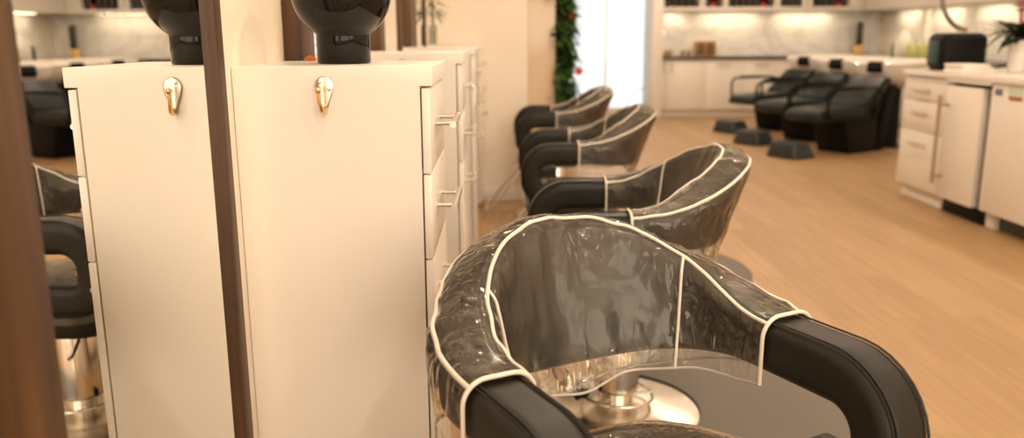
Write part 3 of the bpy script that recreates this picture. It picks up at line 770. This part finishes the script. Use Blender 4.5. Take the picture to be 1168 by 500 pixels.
for y0, y1, z0, z1, m, nm in ((5.00, 5.075, .835, .873, TEAL, 'sticker'), (4.80, 4.94, .838, .893, MINT, 'sticker'), (4.80, 4.93, .815, .836, REDTAG, 'sticker')):
    q = MB().box(XI-.0085, XI-.0062, y0, y1, z0, z1, 0).build(nm, m, d, (0, 0, 0), origin=o); q['label'] = {'blue_grey_sticker': 'blue grey sticker', 'mint_sticker': 'pale mint sticker', 'rust_sticker': 'rust red strip sticker'}[m.name]

ZI = .9455
b = MB(); b.box(3.10, 3.43, 5.90, 6.16, ZI+.008, ZI+.262, .055, 5); b.box(3.13, 3.40, 5.93, 6.13, ZI, ZI+.012, .002)
root = empty('black_appliance', (3.26, 6.03, ZI), 'black rounded box appliance on the island worktop', 'appliance')
b.build('body', BLACKP, root, (0, 0, 0), origin=(3.26, 6.03, ZI))
MB().box(3.094, 3.101, 5.96, 6.10, ZI+.05, ZI+.21, .002).build('side_vent', mat('dark_teal', (.02, .05, .05), .4), root, (0, 0, 0), origin=(3.26, 6.03, ZI))
z = ZI
for k, (dx, w) in enumerate(((0, .225), (.012, .205), (.004, .19))):
    o = MB().box(3.08+dx, 3.08+dx+w, 5.58+.01*k, 5.84, z, z+.018, .006, 3).build('folded_towel', PAPER); z += .0185
    tag(o, ('white folded towel, bottom of the low stack on the island', 'white folded towel, middle of the low stack on the island', 'white folded towel, top of the low stack on the island')[k], 'towel', 'folded towels on the island')
b = MB(); ax, ay = 3.245, 6.28
b.lathe([(0, -.03), (.05, -.03), (.06, 0), (0, 0)], (ax, ay, ZC-.001), 24)
arc = [(ax, ay, ZC-.02), (ax, ay, 2.2), (ax, ay, 1.60), (ax+.005, ay, 1.46), (ax+.022, ay, 1.39), (ax+.055, ay, 1.325), (ax+.10, ay, 1.275), (ax+.155, ay, 1.24), (ax+.21, ay, 1.225)]
b.tube(arc, .017, 12)
o = b.build('hanging_arm', GREYMETAL, origin=(ax, ay, ZC)); tag(o, 'grey curved arm hanging from the ceiling behind the black appliance', 'lamp arm')
# potted flower at the right edge
fx, fy = 3.45, 5.60
root = empty('flower_vase', (fx, fy, ZI), 'white vase with dark leaves and red flowers at the right edge', 'plant')
MB().lathe([(0, 0), (.055, 0), (.06, .006), (.062, .13), (.066, .21), (.062, .21), (.056, .13), (.05, .01), (0, .008)], (0, 0, 0), 32).build('vase', CERAMIC, root)
b = MB()
for k in range(46):
    a = random.uniform(0, 2*PI); e = random.uniform(.1, 1.1)
    b.leaf((random.uniform(-.03, .03), random.uniform(-.03, .03), .19+random.uniform(0, .10)), (math.cos(a), math.sin(a), e), (0, 0, 1), random.uniform(.14, .27), .065, .35)
b.leaf((-.02, 0, .28), (-1, .0, .15), (0, 0, 1), .20, .05, .9); b.leaf((-.02, 0, .26), (-1, -.3, .0), (0, 0, 1), .16, .04, .9)
b.build('foliage', GREEN2, root)
for x, y, z in ((-.045, -.03, .425), (.02, -.05, .41), (.0, .02, .45), (-.02, -.02, .395)):
    b = MB()
    for k in range(9):
        a = 2*PI*k/9; b.leaf((x, y, z), (math.cos(a), math.sin(a), .3+.3*(k % 2)), (0, 0, 1), .06, .042, .2)
    b.tube([(0, 0, .2), (x*.6, y*.6, .34), (x, y, z)], .004, 6)
    b.build('flower', RED, root)

# ------------------------------------------------------------------ lights
def area(name, loc, rot, sx, sy, power, col, shape='RECTANGLE', spread=None):
    l = bpy.data.lights.new(name, 'AREA'); l.shape = shape; l.size = sx
    if shape in ('RECTANGLE', 'ELLIPSE'): l.size_y = sy
    l.energy = power; l.color = col
    if spread: l.spread = spread
    o = bpy.data.objects.new(name, l); COL.objects.link(o); o.location = loc; o.rotation_euler = rot
    return o
WARM = (1, .79, .60)
for x in (.9, 2.3, 3.9):
    for y in (-1.2, .4, 2.0, 3.6, 5.2, 6.8, 8.4, 10.0, 11.6):
        area('ceiling_lamp', (x, y, ZC-.01), (0, 0, 0), .10, .10, 11.5, WARM, 'DISK')
for y in (-.4, .35, 1.0, 1.7, 2.35, 3.1, 3.7, 4.5, 5.2):
    area('added_glint_lamp', (.12, y, ZC-.01), (0, 0, 0), .07, .07, 4.2, WARM, 'DISK')  # extra lamps, added for glints on the vinyl covers and brighter arm tops
for x0, x1 in ((2.42, 2.80), (3.10, 3.95), (4.25, 5.10)):
    area('under_cabinet_lamp', ((x0+x1)/2, 12.98, 1.545), (0, 0, 0), x1-x0, .05, 4.6*(x1-x0), (1, .78, .52))
for y0, y1 in ((11.85, 12.45), (10.75, 11.45), (9.6, 10.4)):
    area('under_cabinet_lamp', (5.74, (y0+y1)/2, 1.545), (0, 0, 0), .05, y1-y0, 4.6*(y1-y0), (1, .78, .52))
for nm, loc, rot, sx, sy in (('front_portal', (2.65, YN-.13, 1.42), (R(90), 0, 0), 5.9, 2.3), ('entry_portal', (1.65, YF+.10, 1.2), (R(-90), 0, 0), 1.3, 2.3)):
    p = area(nm, loc, rot, sx, sy, 1, (1, 1, 1)); p.data.cycles.is_portal = True

w = bpy.data.worlds.new('sky'); sc.world = w; w.use_nodes = True
nt = w.node_tree; bg = nt.nodes['Background']; bg.inputs['Strength'].default_value = 4.4
tc = nt.nodes.new('ShaderNodeTexCoord'); sx = nt.nodes.new('ShaderNodeSeparateXYZ'); nt.links.new(tc.outputs['Generated'], sx.inputs['Vector'])
mr = nt.nodes.new('ShaderNodeMapRange'); mr.inputs['From Min'].default_value = -.5; mr.inputs['From Max'].default_value = .5; nt.links.new(sx.outputs['Y'], mr.inputs['Value'])
mx = nt.nodes.new('ShaderNodeMix'); mx.data_type = 'RGBA'   # sunlit street in front, cool open shade behind
mx.inputs['A'].default_value = (1.0, .86, .70, 1); mx.inputs['B'].default_value = (.29, .30, .305, 1)
nt.links.new(mr.outputs['Result'], mx.inputs['Factor']); nt.links.new(mx.outputs['Result'], bg.inputs['Color'])

# ------------------------------------------------------------------ camera
f, pit, yaw, roll, H = 947.4, .2171, .0121, -.0046, 1.2
cy, sy, cp, sp = math.cos(yaw), math.sin(yaw), math.cos(pit), math.sin(pit)
F = Vector((sy*cp, cy*cp, -sp)); Rr = Vector((cy, -sy, 0)); U = Rr.cross(F)
R2 = Rr*math.cos(roll)+U*math.sin(roll); U2 = -Rr*math.sin(roll)+U*math.cos(roll)
cam = bpy.data.cameras.new('camera'); co = bpy.data.objects.new('camera', cam); COL.objects.link(co)
M = Matrix((R2, U2, -F)).transposed().to_4x4(); M.translation = (0, 0, H); co.matrix_world = M
cam.sensor_width = 36; cam.sensor_fit = 'HORIZONTAL'; cam.lens = f/1168*36; cam.clip_start = .02; cam.clip_end = 200
cam.dof.use_dof = True; cam.dof.focus_distance = 1.55; cam.dof.aperture_fstop = 2.6; cam.dof.aperture_blades = 0
sc.camera = co
sc.view_settings.view_transform = 'Standard'; sc.view_settings.look = 'None'; sc.view_settings.gamma = 1
sc.view_settings.use_curve_mapping = False; sc.view_settings.exposure = 0.06
sc.cycles.use_denoising = True
sc.cycles.max_bounces = 8; sc.cycles.diffuse_bounces = 4; sc.cycles.glossy_bounces = 5; sc.cycles.transparent_max_bounces = 16; sc.cycles.transmission_bounces = 6
sc.cycles.sample_clamp_indirect = 6
sc.cycles.caustics_reflective = False; sc.cycles.caustics_refractive = False
